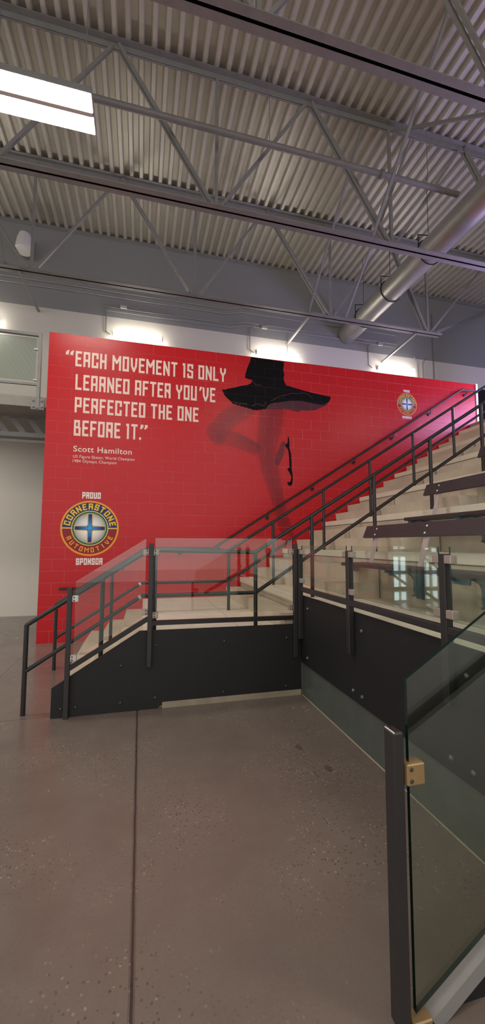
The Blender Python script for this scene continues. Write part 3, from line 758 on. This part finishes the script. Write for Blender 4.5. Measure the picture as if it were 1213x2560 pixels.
# round sponsor emblems
def ring(B, cx, cz, r0, r1, a0, a1, y, n=72):
    k = max(6, int(n * abs(a1 - a0) / (2 * PI)))
    vs = []; 
    for i in range(k + 1):
        a = a0 + (a1 - a0) * i / k
        for r in (r0, r1):
            vs.append((cx + r * math.cos(a), y, cz + r * math.sin(a)))
    B.add(vs, [(2*i, 2*i+1, 2*i+3, 2*i+2) for i in range(k)])
def colour_mesh(name, vs, fs, cols, m, parent):
    me = bpy.data.meshes.new(name); me.from_pydata(vs, [], fs); me.materials.append(m)
    at = me.color_attributes.new('Col', 'FLOAT_COLOR', 'POINT')
    for i, c_ in enumerate(cols): at.data[i].color = c_
    ob = bpy.data.objects.new(name, me); COL.objects.link(ob); ob.parent = parent; return ob
def emblem(cx, cz, R, label, wtop, wbot, cap):
    o = thing('sponsor_emblem', label, 'emblem', 'painted sponsor emblems')
    y = WY
    B = MB(); ring(B, cx, cz, .61*R, .95*R, 0, PI, y - .001); B.obj('upper_band', M_navy, o)
    B = MB(); ring(B, cx, cz, .61*R, .95*R, PI, 2*PI, y - .001); B.obj('lower_band', M_maroon, o)
    B = MB(); ring(B, cx, cz, .935*R, R, 0, 2*PI, y - .0016); B.obj('outer_ring', M_orange, o)
    B = MB(); ring(B, cx, cz, .60*R, .635*R, 0, 2*PI, y - .0016)
    for s in (-1, 1): B.add([(cx + s*.63*R, y - .0017, cz - .022*R), (cx + s*.94*R, y - .0017, cz - .022*R), (cx + s*.94*R, y - .0017, cz + .022*R), (cx + s*.63*R, y - .0017, cz + .022*R)], [(0,1,2,3)])
    B.obj('divider', M_sand, o)
    B = MB(); ring(B, cx, cz, .53*R, .604*R, 0, 2*PI, y - .002); B.obj('green_ring', M_green, o)
    # centre disc, pale in the middle and grey at the rim
    vs = []; cols = []; nr, na = 10, 48
    for i in range(nr + 1):
        r = .55 * R * i / nr; g_ = (i / nr); c0 = lin('#f2efe9'); c1 = lin('#9a938d'); f_ = max(0, (g_ - .35) / .65) ** 1.5
        for a in range(na): vs.append((cx + r*math.cos(2*PI*a/na), y - .0021, cz + r*math.sin(2*PI*a/na))); cols.append((*[p_*(1-f_) + q_*f_ for p_, q_ in zip(c0, c1)], 1))
    fs = [(i*na+a, i*na+(a+1) % na, (i+1)*na+(a+1) % na, (i+1)*na+a) for i in range(nr) for a in range(na)]
    colour_mesh('disc', vs, fs, cols, M_vcol, o)
    B = MB(); hw = .095*R; L = .535*R
    for q in ((-hw, hw, -L, L), (-L, L, -hw, hw)):
        B.add([(cx+q[0], y-.0024, cz+q[2]), (cx+q[1], y-.0024, cz+q[2]), (cx+q[1], y-.0024, cz+q[3]), (cx+q[0], y-.0024, cz+q[3])], [(0,1,2,3)])
    B.obj('cross_outline', M_sand, o)
    vs = []; fs = []; cols = []; hw = .066*R; L = .515*R; n = 24
    for ax in (0, 1):
        b0 = len(vs)
        for i in range(n + 1):
            t_ = -L + 2*L*i/n; f_ = min(1, abs(t_)/L*1.25) ; c0 = lin('#3f9be0'); c1 = lin('#1b2f72')
            for s in (-hw, hw):
                px, pz = (t_, s) if ax == 0 else (s, t_)
                vs.append((cx + px, y - .0028 - ax*.0002, cz + pz)); cols.append((*[p_*(1-f_)+q_*f_ for p_, q_ in zip(c0, c1)], 1))
        fs += [(b0+2*i, b0+2*i+1, b0+2*i+3, b0+2*i+2) for i in range(n)]
    colour_mesh('cross', vs, fs, cols, M_vcol, o)
    # circular lettering
    def arc_text(name, s, a0, a1, rm, h, w, inward, m):
        B = MB(); n = len(s)
        for i, ch in enumerate(s):
            a = a0 + (a1 - a0) * i / (n - 1)
            q, wd = stroke_text(ch, h, w, h * .2, 0, 0)
            rot = a - PI/2 if not inward else a + PI/2
            ca, sa = math.cos(rot), math.sin(rot)
            for jx, qq in enumerate(q):
                pts = []
                for px, pz in qq:
                    lx, lz = px - wd/2, pz - h/2
                    pts.append((cx + rm*math.cos(a) + lx*ca - lz*sa, y - .002 - jx*.00003, cz + rm*math.sin(a) + lx*sa + lz*ca))
                B.add([(p_[0], p_[1], p_[2]) for p_ in pts], [(0,1,2,3)])
        B.obj(name, m, o)
    D2 = PI / 180
    arc_text('arc_lettering', 'CORNERSTONE', 167*D2, 12*D2, .79*R, .225*R, .15*R, False, M_yellow)
    arc_text('arc_lettering', 'AUTOMOTIVE', 207*D2, 334*D2, .79*R, .175*R, .115*R, True, M_orange)
    (ax0, ax1, az0, az1), (bx0, bx1, bz0, bz1) = wtop, wbot
    fit_line('caption', 'PROUD', ax0, ax1, az0, az1, M_white_l, o, st=(az1-az0)*.2, w=(az1-az0)*.56)
    fit_line('caption', 'SPONSOR', bx0, bx1, bz0, bz1, M_white_l, o, st=(bz1-bz0)*.2, w=(bz1-bz0)*.56)
emblem(-.862, 1.932, .482, 'large round blue, red and gold sponsor emblem low on the red wall at left', (-1.006, -.70, 2.452, 2.564), (-1.071, -.637, 1.297, 1.412), 0)
emblem(5.637, 4.752, .251, 'small round sponsor emblem high on the red wall above the upper steps', (5.562, 5.717, 5.022, 5.078), (5.512, 5.747, 4.425, 4.481), 0)

# ------------------------------------------------------------------ skater mural
o = thing('skater_mural', 'mural of a figure skater from the waist down, black skirt, on the red wall', 'mural')
def mp(a, b):
    # outline measured on the wall, metres
    X = 500 + a / 3.3694; Yp = 860 + b / 3.3694
    dx, dy = X - 606.5, Yp - 1280.0
    d = R_ * dx - U_ * dy + F_ * 991.99
    t_ = WY / d.y; return (d.x * t_, 1.66 + d.z * t_)
def poly(name, pts, m, y, z_lim=5.398, jag=0):
    P = [mp(*p_) for p_ in pts]; P = [(x, min(z, z_lim)) for x, z in P]
    B = MB(); B.add([(x, y, z) for x, z in P], [tuple(range(len(P)))]); return B.obj(name, m, o)
def jagged(p0, p1, n, amp):
    return [(p0[0] + (p1[0]-p0[0])*i/n + random.uniform(-2, 2), p0[1] + (p1[1]-p0[1])*i/n + (amp if i % 2 else -amp*.4)) for i in range(n)]
skirt = [(430,100),(425,140),(400,200),(383,250),(380,285),(410,296),(440,303),(432,330),(400,345),(350,352),(300,365),(240,376),(200,386),(184,378),(195,405),(208,432),(235,462),(262,484)]
skirt += jagged((270,500), (460,555), 12, 5) + jagged((470,558),(560,545),6,5) + jagged((560,543),(760,545),14,5) + [(860,520),(950,510),(1040,516),(1085,490),(1103,455),(1100,445),(1030,430),(960,415),(850,385),(760,358),(728,350),(712,320),(705,285),(712,262),(702,215),(708,170),(705,150)]
poly('skirt', skirt, M_skirt, WY - .002)
poly('skirt_lining', [(570,520),(600,500),(680,490),(760,478),(860,480),(950,500),(1040,514),(1085,490),(1060,520),(960,560),(900,562),(860,560),(820,572),(760,556),(680,542),(600,546),(560,548)], M_skirt2, WY - .0024)
poly('skate_blade', [(740,780),(748,782),(752,810),(755,880),(768,925),(772,1000),(772,1050),(780,1090),(783,1140),(778,1180),(764,1197),(748,1192),(738,1176),(736,1160),(752,1166),(766,1150),(770,1118),(756,1086),(740,1062),(738,1050),(755,1040),(753,1000),(751,950),(744,895),(735,880),(722,866),(720,848),(734,840),(740,820)], M_skirt, WY - .002)
def strokes(name, lines, w, m, y):
    B = MB()
    for L in lines:
        P = [mp(*p_) for p_ in L]
        for (ax, az), (bx, bz) in zip(P, P[1:]):
            l = math.hypot(bx-ax, bz-az); nx, nz = -(bz-az)/l*w/2, (bx-ax)/l*w/2
            B.add([(ax+nx, y, az+nz), (ax-nx, y, az-nz), (bx-nx, y, bz-nz), (bx+nx, y, bz+nz)], [(0,1,2,3)])
    return B.obj(name, m, o)
strokes('ruffle_lines', [[(440,305),(455,335),(490,348),(520,345)], [(600,480),(635,462),(670,440),(720,432),(770,415),(830,418),(880,412),(920,430),(950,460)], [(440,525),(470,505),(510,508),(535,520),(560,500),(545,482)], [(262,484),(330,500),(400,505)]], .012, M_skirt2, WY - .003)
# limbs: soft-edged painted shading
def seg(px, pz, a, b):
    vx, vz = b[0]-a[0], b[1]-a[1]; L2 = vx*vx + vz*vz
    t_ = max(0, min(1, ((px-a[0])*vx + (pz-a[1])*vz) / L2)); return math.hypot(px - a[0] - t_*vx, pz - a[1] - t_*vz), t_
PAST = []
def limb(name, spine, colf, cell=.02, y=WY - .0012, clipz=None):
    # spine: list of (a,b,radius) in measured px; alpha soft at the rim
    P = [(*mp(a, b), r / 3.3694 / 991.99 * 7.9) for a, b, r in spine]
    def alpha(px, pz):
        best = 9
        for s0, s1 in zip(P, P[1:]):
            d, t_ = seg(px, pz, s0, s1); r = s0[2] + (s1[2] - s0[2]) * t_; best = min(best, d / r)
        if best > 1.12: return RED, 0
        e = max(0, min(1, (1.12 - best) / .3)); e = e*e*(3-2*e); c_, al = colf(px, pz, best); return c_, al * e
    PAST.append(alpha)
    xs = [p_[0] for p_ in P]; zs = [p_[1] for p_ in P]; rm = max(p_[2] for p_ in P) * 1.3
    x0, x1, z0, z1 = min(xs) - rm, max(xs) + rm, min(zs) - rm, max(zs) + rm
    nx, nz = int((x1-x0)/cell) + 1, int((z1-z0)/cell) + 1
    val = {}
    for i in range(nx + 1):
        for j_ in range(nz + 1):
            px, pz = x0 + i*cell, z0 + j_*cell; best = 9
            for s0, s1 in zip(P, P[1:]):
                d, t_ = seg(px, pz, s0, s1); r = s0[2] + (s1[2] - s0[2]) * t_; best = min(best, d / r)
            val[i, j_] = best
    vs, fs, cols, ix = [], [], [], {}
    def V(i, j_):
        if (i, j_) not in ix:
            px, pz = x0 + i*cell, z0 + j_*cell; u = val[i, j_]
            ix[i, j_] = len(vs); vs.append((px, y, pz))
            c_ = RED
            for fn in PAST:
                q, al = fn(px, pz); c_ = tuple(p_ * (1 - al) + q_ * al for p_, q_ in zip(c_, q))
            cols.append((*c_, 1))
        return ix[i, j_]
    for i in range(nx):
        for j_ in range(nz):
            if min(val[i,j_], val[i+1,j_], val[i,j_+1], val[i+1,j_+1]) < 1.12 and z0 + (j_+1)*cell < 5.39:
                fs.append((V(i,j_), V(i+1,j_), V(i+1,j_+1), V(i,j_+1)))
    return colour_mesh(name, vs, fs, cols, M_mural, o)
plum = lin('#6b1626'); deep = lin('#6a0f1c'); dark = lin('#330f18')
limb('bent_leg', [(400,540,75),(250,620,85),(140,740,85),(150,780,70)], lambda x, z, u: (plum, .72 * (1 - .35 * u)), y=WY - .0008)
limb('lower_leg', [(170,790,60),(300,805,66),(460,880,55)], lambda x, z, u: (dark, max(0, min(.85, .2 + (x - 1.45) * .9 * max(.15, min(1, (z - 3.28) * 1.9))))), y=WY - .001)
limb('standing_leg', [(610,540,125),(590,700,108),(560,860,88),(590,1050,80),(640,1240,62),(680,1400,55),(720,1560,60),(745,1640,60)], lambda x, z, u: (deep, .72 * (1 - .3 * u)), y=WY - .0014)
limb('skate_boot', [(705,845,26),(685,910,34),(650,1000,26)], lambda x, z, u: (lin('#5a1420'), .8), cell=.012, y=WY - .0017)
limb('standing_boot', [(640,1620,60),(590,1655,40),(720,1640,50)], lambda x, z, u: (lin('#c3121a'), .7), cell=.015, y=WY - .0018)
